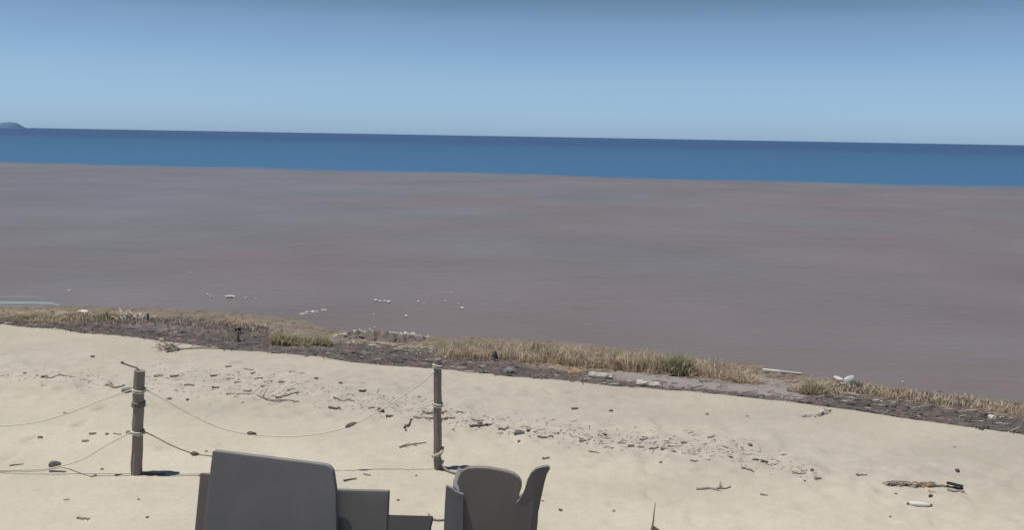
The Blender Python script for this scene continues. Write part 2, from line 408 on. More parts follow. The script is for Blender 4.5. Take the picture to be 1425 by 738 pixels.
# low swell rolling in at the left end of the shore
lw = np.clip(1 - np.abs(WX + 10.6) / 2.4, 0, 1)
me = bpy.data.meshes.new('sea'); ny, nx = WX.shape
me.vertices.add(nx * ny); me.vertices.foreach_set('co', np.stack([WX, WY, WZ], -1).reshape(-1).astype(np.float32))
idx = np.arange(nx * ny).reshape(ny, nx); q = np.stack([idx[:-1, :-1], idx[:-1, 1:], idx[1:, 1:], idx[1:, :-1]], -1).reshape(-1, 4)
me.loops.add(q.size); me.polygons.add(len(q)); me.loops.foreach_set('vertex_index', q.reshape(-1).astype(np.int32))
me.polygons.foreach_set('loop_start', np.arange(0, q.size, 4, dtype=np.int32)); me.polygons.foreach_set('loop_total', np.full(len(q), 4, np.int32))
me.update(calc_edges=True); me.polygons.foreach_set('use_smooth', np.ones(len(q), bool)); me.materials.append(mw)
sea = bpy.data.objects.new('sea', me); S.collection.objects.link(sea); tag(sea, kind='structure')

# headland on the horizon at the far left
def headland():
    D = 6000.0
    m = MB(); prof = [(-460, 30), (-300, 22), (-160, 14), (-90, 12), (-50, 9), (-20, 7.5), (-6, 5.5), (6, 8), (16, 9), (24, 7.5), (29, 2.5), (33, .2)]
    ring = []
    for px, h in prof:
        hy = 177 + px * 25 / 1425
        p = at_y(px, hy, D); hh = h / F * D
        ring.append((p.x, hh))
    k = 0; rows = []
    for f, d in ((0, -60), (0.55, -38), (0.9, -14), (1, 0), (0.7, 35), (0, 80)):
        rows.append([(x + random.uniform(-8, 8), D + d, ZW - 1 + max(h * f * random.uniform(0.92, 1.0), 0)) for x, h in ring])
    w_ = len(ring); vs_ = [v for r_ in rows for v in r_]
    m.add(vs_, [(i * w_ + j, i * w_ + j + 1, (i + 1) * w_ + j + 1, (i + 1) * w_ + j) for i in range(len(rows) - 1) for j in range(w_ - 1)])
    tag(m.build('headland', M['hazed_slope'], smooth=True), kind='structure')
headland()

# ------------------------------------------------------------------ terrace deck the chairs stand on
DZ = 0.42
dk = empty('wooden_deck', (0, 3.2, 0)); tag(dk, 'low wooden terrace deck under the grey chairs at the bottom edge', 'deck')
dl, dr = at_z(0, 741, DZ), at_z(1425, 768, DZ)
edge_y = lambda x: dl.y + (x - dl.x) * (6.45 - dl.y) / (9.0)
m0 = None
yy = 3.0
for i in range(25):
    y0 = yy + i * 0.145
    mk = MB().box((0.3, y0, DZ - 0.02), (5.2, 0.0665, 0.02))
    if m0 is None:
        o = mk.build('plank', M['deck'], bevel=0.004, origin=(0.3, y0, DZ - 0.02)); m0 = o.data
    else:
        o = bpy.data.objects.new('plank', m0); S.collection.objects.link(o); o.location = (0.3, y0, DZ - 0.02)
    o.location = Vector(o.location) - Vector((0, 3.2, 0)); o.parent = dk
for bx in (-4.6, -2.2, 0.3, 2.8, 5.2):
    o = MB().box((bx, 4.75, DZ - 0.13), (0.04, 1.78, 0.085)).build('joist', M['deck'], origin=(bx, 4.75, DZ - 0.13)); o.location = Vector(o.location) - Vector((0, 3.2, 0)); o.parent = dk
    for by in (3.1, 4.75, 6.4):
        o = MB().box((bx, by, 0.08), (0.05, 0.05, 0.22)).build('deck_post', M['deck'], origin=(bx, by, 0.08)); o.location = Vector(o.location) - Vector((0, 3.2, 0)); o.parent = dk

# ------------------------------------------------------------------ seats on the deck
def round_outline(pts, radii, seg=7):
    out = []; n_ = len(pts)
    for i in range(n_):
        p = Vector(pts[i]); a = Vector(pts[i - 1]); c = Vector(pts[(i + 1) % n_]); r_ = radii[i]
        if r_ <= 0: out.append(tuple(p)); continue
        u = (a - p); v = (c - p); r_ = min(r_, u.length * 0.49, v.length * 0.49)
        A = p + u.normalized() * r_; B = p + v.normalized() * r_
        for k_ in range(seg + 1):
            t_ = k_ / seg; out.append(tuple(A * (1 - t_) ** 2 + p * 2 * t_ * (1 - t_) + B * t_ ** 2))
    return out

class Frame:
    """a chair's own frame: u to its right, n towards its front (away from us), z up"""
    def __init__(s, O, yaw):
        s.O = Vector(O); s.u = Vector((math.cos(yaw), math.sin(yaw), 0)); s.n = Vector((-math.sin(yaw), math.cos(yaw), 0)); s.yaw = yaw
    def loc(s, u, z, d): return Vector((u, d, z))
    def px(s, x, y, d=0.0):
        r_ = ray(x, y); P = s.O + s.n * d; t_ = (P - CAM).dot(s.n) / r_.dot(s.n); q_ = CAM + r_ * t_ - s.O
        return (q_.dot(s.u), q_.z)

def legs(root, m_, spots, top, sec=0.022, splay=0.0):
    for (u, d) in spots:
        su = 1 if u > sum(a for a, _ in spots) / len(spots) else -1
        MB().tube([(u + su * splay, d, 0), (u, d, top)], [sec * 0.75, sec], n=8).build('leg', m_, root, smooth=True)

# --- large armchair, left
Yl = 5.80
pL = at_y(298, 627, Yl); zt = pL.z
pR = at_z(467, 645, zt)
yaw = math.atan2(pR.y - pL.y, pR.x - pL.x)
mid = (pL + pR) / 2; fr = Frame((mid.x, mid.y, DZ), yaw)
ch = empty('garden_armchair', fr.O, yaw)
tag(ch, 'large square backed grey woven armchair seen from behind at bottom left, widest seat of all', 'armchair')
a, b_, c = fr.px(298, 627), fr.px(467, 648), fr.px(467.5, 684)
lo = 0.16
lft = fr.px(289, 700)
sl = (lft[0] - a[0]) / (lft[1] - a[1])
o_ = [(a[0] + sl * (lo - a[1]), lo), a, (b_[0] - 0.02, b_[1]), (b_[0] + 0.005, c[1]), (b_[0] + 0.01, lo)]
o_ = round_outline(o_, [0.01, 0.008, 0.06, 0, 0.01])
MB().prism(o_, fr.loc, -0.018, 0.018, 0.001).build('backrest', M['grey_weave'], ch, smooth=False)
# left arm: a thick side panel running forward
la = fr.px(283, 655, 0.10); lb = fr.px(275, 738, 0.10)
sl2 = (lb[0] - la[0]) / (lb[1] - la[1])
u_lo = la[0] + sl2 * (lo - la[1])
def slab(m, q0, q1, d0, d1, dr=0.2):   # a tapering side slab: q = (u_top, z_top, u_bottom, z_bottom) at inner and outer faces
    vs_ = [(q0[2], d0, q0[3]), (q0[0], d0, q0[1]), (q1[0], d0, q1[1]), (q1[2], d0, q1[3]), (q0[2], d1, q0[3]), (q0[0], d1, q0[1] - dr), (q1[0], d1, q1[1] - dr), (q1[2], d1, q1[3])]
    m.add(vs_, [(0, 1, 2, 3), (4, 7, 6, 5), (0, 4, 5, 1), (3, 2, 6, 7), (1, 5, 6, 2), (0, 3, 7, 4)]); return m
slab(MB(), (la[0], la[1], u_lo, lo), (la[0] + 0.11, la[1], u_lo + 0.11, lo), 0.055, 0.55).build('armrest', M['brown_weave'], ch, bevel=0.012)
# right side: broad low side panel, level with the left arm
ra, rb, rc = fr.px(462, 680, 0.10), fr.px(543.5, 681.5, 0.10), fr.px(541, 738, 0.10)
sl3 = (rc[0] - rb[0]) / (rc[1] - rb[1])
ro = [(ra[0] - 0.03, lo), (ra[0] - 0.03, ra[1]), rb, (rb[0] + sl3 * (lo - rb[1]), lo)]
MB().prism(round_outline(ro, [0.01, 0.0, 0.012, 0.01]), fr.loc, 0.06, 0.09, 0.001).build('armrest', M['dark_weave'], ch)
MB().box((0.0, 0.37, 0.36), ((b_[0] - a[0]) / 2 - 0.03, 0.32, 0.07)).build('seat', M['dark_weave'], ch, bevel=0.02)
MB().box((0.0, 0.39, 0.47), ((b_[0] - a[0]) / 2 - 0.07, 0.28, 0.038)).build('seat_cushion', M['dark_weave'], ch, bevel=0.03, smooth=True)
legs(ch, M['metal'], [(u_lo + 0.06, 0.1), (rb[0] - 0.06, 0.1), (u_lo + 0.1, 0.66), (b_[0] - 0.06, 0.66)], lo + 0.02)

# --- low footstool right of it
fs = Frame((0, 0, 0), R(-1)); q0, q1 = at_y(541.5, 717, 5.95), at_y(601, 718.5, 5.95)
fs = Frame(((q0.x + q1.x) / 2 - 0.05, 5.55, DZ), R(-1.5))
st = empty('low_side_table', fs.O, R(-1.5)); tag(st, 'low dark square side table between the two armchairs, its top just in view', 'side table')
hw = (q1.x - q0.x) / 2 + 0.05; hz = q0.z - DZ
MB().box((0, 0.2, hz - 0.02), (hw, 0.2, 0.02)).build('table_top', M['stool'], st, bevel=0.008)
MB().box((0, 0.2, hz - 0.075), (hw - 0.03, 0.17, 0.035)).build('apron', M['dark_weave'], st)
MB().box((0, 0.2, 0.14), (hw - 0.03, 0.16, 0.012)).build('shelf', M['dark_weave'], st)
legs(st, M['metal'], [(-hw + .03, .03), (hw - .03, .03), (-hw + .03, .37), (hw - .03, .37)], hz - 0.04, sec=0.02)

# --- tub chair, right
fr = Frame((at_y(682, 700, 5.7).x, 5.7, DZ), R(-4))
tb = empty('tub_armchair', fr.O, fr.yaw)
tag(tb, 'brown grey tub armchair with rounded backrest and one tall flared wing, seen from behind', 'armchair')
outl = [(645, 700), (641, 687), (638, 673), (638.5, 663), (643, 655), (651, 651), (663, 650), (680, 650.8), (692, 653), (705, 655.5), (715, 659), (722, 664), (726, 671), (726, 678), (723, 687), (721.5, 693), (721, 700)]
pts = [fr.px(x, y) for x, y in outl]
uL, uR = pts[0][0], pts[-1][0]
pts = [(uL + 0.0, 0.30)] + pts + [(uR, 0.30)]
MB().prism(pts[::-1], fr.loc, -0.02, 0.02, 0.002).build('backrest', M['brown_weave'], tb)
# left wing (low) and right wing (tall, flared)
wl = [(645, 688.5), (640, 687), (633, 684), (628, 680.5), (620.5, 677.5), (618.5, 710), (617.5, 738)]
p2 = [fr.px(x, y, -0.045) for x, y in wl]; sl4 = (p2[-1][0] - p2[-2][0]) / (p2[-1][1] - p2[-2][1])
p2 = p2 + [(p2[-1][0] + sl4 * (0.2 - p2[-1][1]) + 0.02, 0.2), (p2[0][0], 0.2)]
def curved(outline, d0, th, bend):
    # side wing: a slab whose outer edge curls forward
    u0 = min(p[0] for p in outline); u1 = max(p[0] for p in outline)
    def f(u, z, d):
        t_ = (u - u0) / (u1 - u0); 
        if bend < 0: t_ = 1 - t_
        return Vector((u, d + abs(bend) * t_ * t_, z))
    return MB().prism(outline, f, d0, d0 + th, 0.0)
curved(p2, -0.055, 0.03, -0.015).build('wing', M['dark_weave'], tb)
wr = [(719, 700), (722.5, 696), (726.5, 690), (730, 683), (733.5, 670), (739, 659.5), (746, 654), (754, 652.6), (762, 652.6), (765.2, 656), (761, 662), (757.5, 675), (753.5, 693), (749, 715), (744.5, 738)]
p3 = [fr.px(x, y, -0.045) for x, y in wr]; sl5 = (p3[-1][0] - p3[-2][0]) / (p3[-1][1] - p3[-2][1])
p3 = [(p3[0][0], 0.2)] + p3 + [(p3[-1][0] + sl5 * (0.2 - p3[-1][1]), 0.2)]
curved(p3, -0.055, 0.035, 0.05).build('wing', M['brown_weave'], tb)
# tub body: a curved shell from the back round to the sides
body = MB(); cxm = (uL + uR) / 2; W2 = 0.305
prof = []
for k_ in range(17):
    a_ = math.pi + math.pi * k_ / 16
    prof.append((cxm + 0.01 + W2 * math.cos(a_), 0.28 + 0.27 * math.sin(a_)))
prof = [(prof[0][0], 0.55)] + prof + [(prof[-1][0], 0.55)]
ztop = fr.px(680, 695)[1]
rows = []
for z_, sc in ((0.16, 0.90), (0.35, 0.96), (ztop, 1.0)):
    for inner_ in (0, 1):
        rows.append([(cxm + (x - cxm) * (sc - 0.1 * inner_), 0.28 + (y - 0.28) * (sc - 0.1 * inner_), z_) for x, y in prof])
nn = len(prof); order = [0, 2, 4, 5, 3, 1]
vs_ = [v for i in order for v in rows[i]]
body.add(vs_, [(i * nn + j, i * nn + j + 1, ((i + 1) % 6) * nn + j + 1, ((i + 1) % 6) * nn + j) for i in range(6) for j in range(nn - 1)])
body.build('shell', M['dark_weave'], tb, smooth=False)
sm_ = MB(); ring = [(cxm + (x - cxm) * 0.86, 0.28 + (y - 0.28) * 0.86) for x, y in prof]
sm_.add([(x, y, 0.36) for x, y in ring] + [(x, y, 0.44) for x, y in ring], [tuple(range(nn)), tuple(range(2 * nn - 1, nn - 1, -1))] + [(j, (j + 1) % nn, nn + (j + 1) % nn, nn + j) for j in range(nn)])
sm_.build('seat_cushion', M['dark_weave'], tb)
legs(tb, M['metal'], [(cxm - .22, .08), (cxm + .22, .08), (cxm - .22, .48), (cxm + .22, .48)], 0.20)

# ------------------------------------------------------------------ rope fence posts
def post(pt, pb, wpx, label, extra=None, extend=0.0):
    B = ground(*pb); d = ray(*pt); T_ = CAM + d * (B.y / d.y)
    r_ = wpx / F * (CAM - B).length / 2
    root = empty('rope_post', B); tag(root, label, 'post', 'posts of the rope fence')
    ax = T_ - B; L = ax.length
    m = MB(); N = 9
    pts_ = [ax * (-0.15 + 1.15 * k_ / N) + Vector((0.004 * math.sin(k_ * 2.3), 0, 0)) for k_ in range(N + 1)]
    m.tube(pts_, [r_ * (1 + random.uniform(-0.05, 0.05)) for _ in pts_], n=12, jitter=0.05)
    m.build('shaft', M['post'], root, smooth=False)
    return root, B, ax, r_
def tie(root, ax, f, r_, n_=2, mat_='rope'):
    m = MB()
    for k_ in range(n_):
        c = ax * (f + 0.018 * k_); pp = [c + Vector((math.cos(a_) * (r_ + 0.008), math.sin(a_) * (r_ + 0.008), 0.006 * math.sin(a_ * 2))) for a_ in [2 * math.pi * j / 14 for j in range(15)]]
        m.tube(pp, 0.009, n=5, cap=False)
    return m.build('rope_tie', M[mat_], root, smooth=True)
r1_, B1, A1, rr1 = post((194, 516), (190, 660), 13.3, 'thick weathered wooden rope post at left with wire hook on top')
r2_, B2, A2, rr2 = post((609, 500), (609, 653), 10.8, 'slimmer wooden rope post behind the chairs near the middle')
r0_, B0, A0, rr0 = post((-212, 508), (-218, 656), 14.5, 'wooden rope post just beyond the left edge of the beach view')
for k_, f in enumerate((0.80, 0.66, 0.40)): tie(r1_, A1, f, rr1, 2 if f != 0.66 else 3, 'rope' if f != 0.66 else 'darkrope')
for f in (0.93, 0.58): tie(r2_, A2, f, rr2, 2)
for f in (0.8, 0.4): tie(r0_, A0, f, rr0, 2)
MB().tube([A1 + Vector((0.01, 0, -0.01)), A1 + Vector((-0.03, 0, 0.03)), A1 + Vector((-0.09, 0, 0.045)), A1 + Vector((-0.17, 0, 0.075)), A1 + Vector((-0.18, 0, 0.09))], [0.007, 0.008, 0.008, 0.009, 0.02], n=6).build('wire_hook', M['darkwood'], r1_)
m = MB(); m.tube([A1 * 0.41 + Vector((-rr1 - 0.05, -0.02, 0)), A1 * 0.41 + Vector((rr1 + 0.03, -0.02, 0.0))], [0.022, 0.016], n=8)
m.build('peg', M['post'], r1_)
# pale rag knotted round the foot of the second post
m = MB()
for k_ in range(9):
    a_ = k_ * 0.9; c = Vector((math.cos(a_) * rr2 * 1.0, math.sin(a_) * rr2 * 1.0 - 0.01, 0.06 + 0.022 * k_))
    m.tube([c, c + Vector((0.03 * math.cos(a_ + 1), 0.03 * math.sin(a_ + 1), 0.03))], [0.02, 0.014], n=6, jitter=0.3)
m.build('rag', M['bleached'], r2_)

def smooth_path(pts, seg=8):
    out = []
    P = [pts[0]] + list(pts) + [pts[-1]]
    for i in range(1, len(P) - 2):
        for k_ in range(seg):
            t_ = k_ / seg; a, b_, c, d = P[i - 1], P[i], P[i + 1], P[i + 2]
            out.append(0.5 * ((2 * b_) + (c - a) * t_ + (2 * a - 5 * b_ + 4 * c - d) * t_ ** 2 + (3 * b_ - a - 3 * c + d) * t_ ** 3))
    out.append(P[-2]); return out
def rope(pts, label, m_='rope', r_=0.0065):
    pp = smooth_path([Vector(p) for p in pts])
    o = MB().tube([p - pp[0] for p in pp], r_, n=6).build('fence_rope', M[m_], smooth=True)
    o.location = pp[0]; tag(o, label, 'rope', 'ropes of the post fence'); return o
def knot(px, py, Y, L, ang, label, r_=0.020):
    p = at_y(px, py, Y); d = Vector((math.cos(ang), 0, math.sin(ang)))
    o = MB().tube([-d * L / 2, -d * L * 0.2, d * L * 0.2, d * L / 2], [r_ * 0.3, r_, r_ * 0.85, r_ * 0.3], n=8, jitter=0.2).build('rope_knot', M['darkwood'])
    o.location = p; tag(o, label, 'knot', 'dark weed clumps caught on the ropes'); return o
def yl(px): return B1.y + (B2.y - B1.y) * (px - 190) / (609 - 190)
up = [(200, 542), (215, 549), (240, 563), (275, 582), (310, 597), (350, 605), (400, 608), (445, 604), (485, 594), (525, 574), (560, 552), (590, 531), (605, 517)]
rope([at_y(x, y, yl(x) - 0.03) for x, y in up], 'long sagging upper rope slung between the two visible posts')
knot(350, 603.5, yl(350) - 0.03, 0.10, 0.0, 'dark clump on the upper rope near its lowest point')
knot(488, 592, yl(488) - 0.03, 0.14, 0.45, 'dark slanting clump on the upper rope nearer the middle post', .022)
lo_ = [at_y(x, y, yl(x) - 0.06) for x, y in [(200, 601), (215, 608), (240, 621), (270, 632), (300, 637)]]
endp = ground(345, 668)
rope(lo_ + [Vector((lo_[-1].x + 0.3, lo_[-1].y - 0.1, 0.10)), endp + Vector((0, -0.05, 0.01)), ground(390, 676) + Vector((0, 0, 0.01))], 'lower rope dropping from the thick left post behind the large armchair', 'darkrope', 0.0065)
knot(271, 632, yl(271) - 0.06, 0.09, -0.1, 'dark clump on the lower rope just left of the large armchair', 0.026)
ul = [(183, 543), (165, 549), (140, 558), (110, 570), (75, 582), (40, 590), (0, 593), (-40, 594), (-90, 585), (-150, 560), (-205, 531)]
rope([at_y(x, y, B1.y + (B0.y - B1.y) * (190 - x) / 408 - 0.03) for x, y in ul], 'pale upper rope leading left from the thick post out of view')
gl = [at_y(183, 602, B1.y - 0.05), at_y(165, 611, B1.y - 0.06), at_y(140, 625, B1.y - 0.07), at_y(115, 640, B1.y - 0.07), ground(88, 652) + Vector((0, 0, .03)), ground(60, 656) + Vector((0, 0, 0.02)), ground(20, 656.5) + Vector((0, 0, 0.015)), ground(-40, 657) + Vector((0, 0, .015)), ground(-120, 650) + Vector((0, 0, .03)), at_y(-200, 606, B0.y - 0.05)]
rope(gl, 'lower rope leading left from the thick post and lying on the sand', 'rope', 0.007)
rope([ground(612, 652) + Vector((0.02, -0.05, .05)), ground(622, 657) + Vector((0, 0, .015)), ground(634, 661) + Vector((0, 0, .015)), ground(655, 664) + Vector((0, 0, .015)), ground(700, 668) + Vector((0, 0, .012))], 'short dark rope trailing from the foot of the middle post behind the tub armchair', 'darkrope', 0.013)
rope([ground(596, 718) + Vector((0, 0, .02)), ground(602, 724) + Vector((0, 0, .012)), ground(609, 726) + Vector((0, 0, .012)), ground(618, 725.5) + Vector((0, 0, .012)), ground(640, 722) + Vector((0, 0, .012))], 'short curl of rope on the sand in the gap between the two seats', 'darkrope', 0.009)

# ------------------------------------------------------------------ driftwood, scraps and litter on the sand
def stick(p0, p1, rad, m_, name, label, cat='driftwood', group=None, kink=0.12, twigs=0, lift=0.0, taper=0.5):
    A, B = ground(*p0), ground(*p1)
    n_ = 6; pts_ = []
    L = (B - A).length; side = Vector((-(B - A).y, (B - A).x, 0)).normalized()
    for k_ in range(n_ + 1):
        t_ = k_ / n_; p = A.lerp(B, t_) + side * L * kink * random.uniform(-0.5, 0.5) * (0 < k_ < n_)
        p.z = g1(p.x, p.y) + rad * 0.75 + lift * math.sin(math.pi * t_); pts_.append(p)
    m = MB(); c = pts_[0].copy()
    m.tube([p - c for p in pts_], [rad * (1 - (1 - taper) * k_ / n_) for k_ in range(n_ + 1)], n=6, jitter=0.2)
    for _ in range(twigs):
        i = random.randint(1, n_ - 1); d = (side * random.choice((-1, 1)) + (B - A).normalized() * random.uniform(-1, 1) + Vector((0, 0, random.uniform(0, .7)))).normalized()
        m.tube([pts_[i] - c, pts_[i] - c + d * L * 0.12, pts_[i] - c + d * L * 0.25 + Vector((0, 0, random.uniform(-.01, .01)))], [rad * .6, rad * .45, rad * .2], n=4)
    o = m.build(name, M[m_]); o.location = c; tag(o, label, cat, group); return o

def blob_mesh(seed, sub=2, amp=0.35):
    rr = random.Random(seed); bm = bmesh.new(); bmesh.ops.create_icosphere(bm, subdivisions=sub, radius=1)
    for v in bm.verts:
        v.co *= 1 + amp * rr.uniform(-0.5, 0.5); 
    me_ = bpy.data.meshes.new('clod'); bm.to_mesh(me_); bm.free(); return me_
BLOBS = [blob_mesh(s) for s in range(6)]
BLOBM = {}
def blob(px, py, wx_, wz_, m_, name, label, cat, group=None, wy_=None, sink=0.25, pos=None, rz=0):
    p = pos if pos is not None else ground(px, py)
    key = (random.randint(0, 5), m_)
    if key not in BLOBM:
        me_ = BLOBS[key[0]].copy(); me_.materials.append(M[m_]); BLOBM[key] = me_
    o = bpy.data.objects.new(name, BLOBM[key]); S.collection.objects.link(o)
    s_ = (p - CAM).length / F
    o.scale = (wx_ * s_ / 2, (wy_ if wy_ else wx_ * 0.8) * s_ / 2, wz_ * s_ / 2)
    o.rotation_euler = (0, 0, rz)
    o.location = p + Vector((0, 0, o.scale[2] * (1 - 2 * sink))); tag(o, label, cat, group); return o

GS = 'small driftwood scraps scattered on the sand'
LS = 'small dark driftwood scrap lying among the litter on the pale sand'
scr = [(34, 520, 5), (62, 525, 9), (129, 497, 6), (243, 524, 12), (298, 524, 10), (263, 537, 14), (318, 511, 9), (346, 515, 13), (261, 557, 6), (235, 556, 8), (474, 534, 7), (517, 568, 9), (542, 580, 10), (583, 553, 6), (565, 600, 5), (631, 600, 6), (511, 662, 10), (487, 669, 18), (579, 663, 5), (722, 615, 6), (760, 639, 10), (554, 697, 5), (780, 711, 7), (755, 698, 4), (811, 615, 9), (841, 606, 8), (866, 617, 10), (878, 622, 9), (892, 623, 9), (910, 625, 13), (896, 612, 12), (952, 617, 9), (826, 630, 14), (847, 624, 14), (990, 609, 10), (984, 577, 7), (850, 573, 8), (800, 570, 9), (1017, 637, 6), (966, 642, 11), (1052, 641, 9), (1064, 643, 10), (1044, 620, 7), (920, 644, 6), (1063, 690, 10), (854, 712, 6), (1105, 638, 4), (1130, 643, 7), (1130, 655, 7), (1110, 659, 16), (1120, 670, 4), (1138, 667, 10), (1193, 662, 6), (1328, 623, 4), (1247, 688, 4), (1239, 720, 4), (163, 605, 10), (149, 605, 6), (129, 605, 10), (119, 615, 9), (23, 648, 20), (165, 662, 11), (142, 654, 5), (193, 696, 4), (56, 610, 8), (93, 576, 9), (287, 629, 5), (205, 721, 5), (116, 723, 18), (700, 598, 12), (777, 604, 5), (1040, 580, 5), (345, 545, 12), (372, 539, 16), (360, 528, 12), (392, 532, 9), (300, 540, 10), (440, 528, 8), (505, 545, 9), (640, 575, 10), (668, 590, 8), (735, 600, 8), (330, 533, 9), (405, 543, 11)]
def where(x, y):
    a_ = ('at the far left' if x < 120 else 'left of the thick post' if x < 190 else 'just right of the thick post' if x < 300 else 'midway between the two posts' if x < 430 else 'left of the middle post' if x < 603 else 'right of the middle post' if x < 700 else 'beyond the tub armchair wing' if x < 800 else 'right of the tub armchair' if x < 860 else 'right of centre' if x < 960 else 'on the right of the view' if x < 1100 else 'left of the litter tangle' if x < 1236 else 'near the litter tangle')
    f_ = (y - 189) / (yc_px(x) - 189)
    b_ = 'far up the sand' if f_ < 1.12 else 'on middle sand' if f_ < 1.32 else 'on near sand'
    return b_ + ', ' + a_
def yc_px(x): return float(np.interp(x, [a for a, b in crest_px], [b for a, b in crest_px]))
for i, (x, y, w_) in enumerate(scr):
    if w_ >= 9:
        s_ = w_ / 2; dy = random.uniform(-0.12, 0.12) * w_
        stick((x - s_, y - dy), (x + s_, y + dy), random.uniform(0.009, 0.016), dm := random.choice(('drift', 'drift', 'darkwood')), 'driftwood_scrap', ('dark ' if dm == 'darkwood' else 'brown ') + ('longer' if w_ > 12 else 'short') + ' wood scrap ' + where(x, y), 'driftwood', GS, twigs=random.randint(0, 2))
    else:
        blob(x, y, w_ * 0.9, w_ * 0.42, dm := random.choice(('drift', 'darkwood', 'darkwood')), 'driftwood_scrap', ('tiny' if w_ < 6 else 'small') + (' dark' if dm == 'darkwood' else ' brown') + ' rounded chip ' + where(x, y), 'driftwood', GS, rz=random.uniform(0, 3))
big = [((147, 537), (174, 537), .018, 'drift', 'short thick driftwood stick lying just left of the thick post top'),
       ((62, 525), (124, 530), .010, 'drift', 'long thin twig line on the sand left of the thick post'),
       ((200, 661), (230, 662), .014, 'darkwood', 'dark strip standing in for the shadow at the foot of the thick post'),  # dark strip laid as the cast shadow of the thick post
       ((315, 549), (416, 560), .013, 'drift', 'long thin branch lying below the wrack line between the posts'),
       ((383, 554), (417, 547), .012, 'drift', 'forked branch crossing the end of the long thin branch'),
       ((464, 554), (494, 559), .012, 'drift', 'thin stick left of the middle post, the farther of two'),
       ((457, 568), (474, 569), .015, 'darkwood', 'short dark stick left of the middle post, the nearer of two'),
       ((588, 573), (622, 574), .013, 'drift', 'stick lying just behind the middle post, the upper one'),
       ((575, 582), (633, 583), .015, 'drift', 'longest stick lying across behind the middle post'),
       ((563, 597), (574, 585), .016, 'darkwood', 'short dark chunk pointing seaward left of the middle post'),
       ((556, 624), (593, 617), .012, 'drift', 'thin pale brown stick alone on clean sand left of the middle post foot'),
       ((654, 595), (688, 593), .018, 'darkwood', 'dark driftwood stick right of the middle post'),
       ((657, 585), (674, 586), .012, 'drift', 'small stick just beyond the dark one right of the middle post'),
       ((748, 609), (770, 609), .013, 'darkwood', 'short straight dark stick above the tub armchair wing'),
       ((920, 626), (940, 630), .016, 'darkwood', 'thick dark stick ending the litter line at mid right'),
       ((1032, 652), (1049, 658), .013, 'drift', 'slanting stick below the litter line at right'),
       ((969, 682), (1017, 678.5), .013, 'drift', 'straight bare stick alone on the near sand right of centre'),
       ((1193, 662), (1207, 662), .010, 'drift', 'tiny straight twig left of the litter tangle'),
       ((231, 491), (331, 486), .016, 'drift', 'long thin branch lying just landward of the dark wrack band'),
       ((69, 657.5), (92, 657.5), .012, 'darkwood', 'dark stick under the rope lying on the sand at left'),
       ]
for p0, p1, r_, m_, lab in big:
    stick(p0, p1, r_, m_, 'driftwood_stick', lab, 'driftwood', twigs=3 if (p1[0] - p0[0]) > 30 and r_ > 0.011 else 0)
blob(76, 649, 15, 8, 'darkwood', 'weed_clump', 'dark weed clump sitting beside the rope on the left sand', 'seaweed')
blob(722, 606, 15, 9, 'darkwood', 'weed_clump', 'dark clump at the right end of the sticks beyond the tub armchair', 'seaweed')
blob(530, 574, 9, 8, 'darkwood', 'weed_clump', 'small dark knobby clump left of the middle post', 'seaweed')
blob(177, 544, 15, 6, 'stone', 'beach_stone', 'grey stone close behind the thick post', 'stone')
blob(1332, 657, 6, 5, 'darkwood', 'dark_pebble', 'single dark pebble beyond the black plastic strip', 'stone')
for (x, y, w_) in [(426, 548, 5), (220, 523, 12), (129, 663, 9), (92, 696, 7), (404, 517, 5), (380, 521, 5), (352, 519, 7), (505, 533, 4), (1090, 633, 9), (945, 621, 6), (1080, 646, 7), (985, 640, 8), (785, 603, 5), (1052, 648, 7), (890, 617, 6)]:
    blob(x, y, w_, w_ * 0.45, 'bleached', 'pale_shell', ('small' if w_ < 8 else 'larger') + ' whitish chip ' + where(x, y), 'shell', 'pale shells and chips on the sand')
# branch knot at the wrack edge, left
m = MB()
c = ground(235, 486)
for k_ in range(26):
    a_ = random.uniform(0, 6.28); q_ = Vector((random.gauss(0, .07), random.gauss(0, .07), 0.02)); d = Vector((math.cos(a_), math.sin(a_), random.uniform(-.05, .7))) * random.uniform(.08, .22)
    m.tube([q_, q_ + d * .5 + Vector((0, 0, .02)), q_ + d], [.011, .009, .005], n=4)
o = m.build('brush_tangle', M['drift']); o.location = c; tag(o, 'small tangle of brushwood at the left end of the long thin branch', 'brushwood')
# near right: litter tangle, parts of a drifted heap
def tangle(px, py, wpx, hpx, m_, n_, label, name='brush_tangle', rr=.008):
    c = ground(px, py); s_ = (c - CAM).length / F; m = MB(); m.tube([Vector((-.5 * wpx * s_, 0, .015)), Vector((0, .01, .03)), Vector((.5 * wpx * s_, 0, .015))], rr, n=5)
    for k_ in range(n_):
        q_ = Vector((random.uniform(-.5, .5) * wpx * s_, random.uniform(-.4, .4) * hpx * s_ * .9, 0.01)); a_ = random.gauss(0, .7)
        d = Vector((math.cos(a_), math.sin(a_), random.uniform(-.02, .5))) * random.uniform(.05, .16)
        m.tube([q_ - d * .5, q_ + Vector((0, 0, .025)), q_ + d * .5], [rr * .6, rr, rr * .4], n=4)
    o = m.build(name, M[m_]); o.location = c; tag(o, label, 'brushwood'); return o
tangle(1250, 676, 26, 9, 'drift', 34, 'loose round tangle of thin twigs at the left end of the litter at lower right')
tangle(1285, 677, 20, 8, 'reed', 26, 'rusty tan reed tangle in the middle of the litter at lower right')
blob(1291, 678, 7, 5, 'orange', 'orange_scrap', 'tiny rust orange scrap caught in the tan reed tangle', 'litter')
stick((1262, 675), (1278, 675), .009, 'darkwood', 'driftwood_stick', 'short dark twig joining the two tangles at lower right', 'driftwood')
stick((1293, 678), (1320, 678.5), .018, 'stone', 'driftwood_stick', 'grey branch between the tan tangle and the black strip', 'driftwood')
stick((1292, 684), (1303, 687), .010, 'drift', 'driftwood_stick', 'short twig under the grey branch at lower right', 'driftwood')
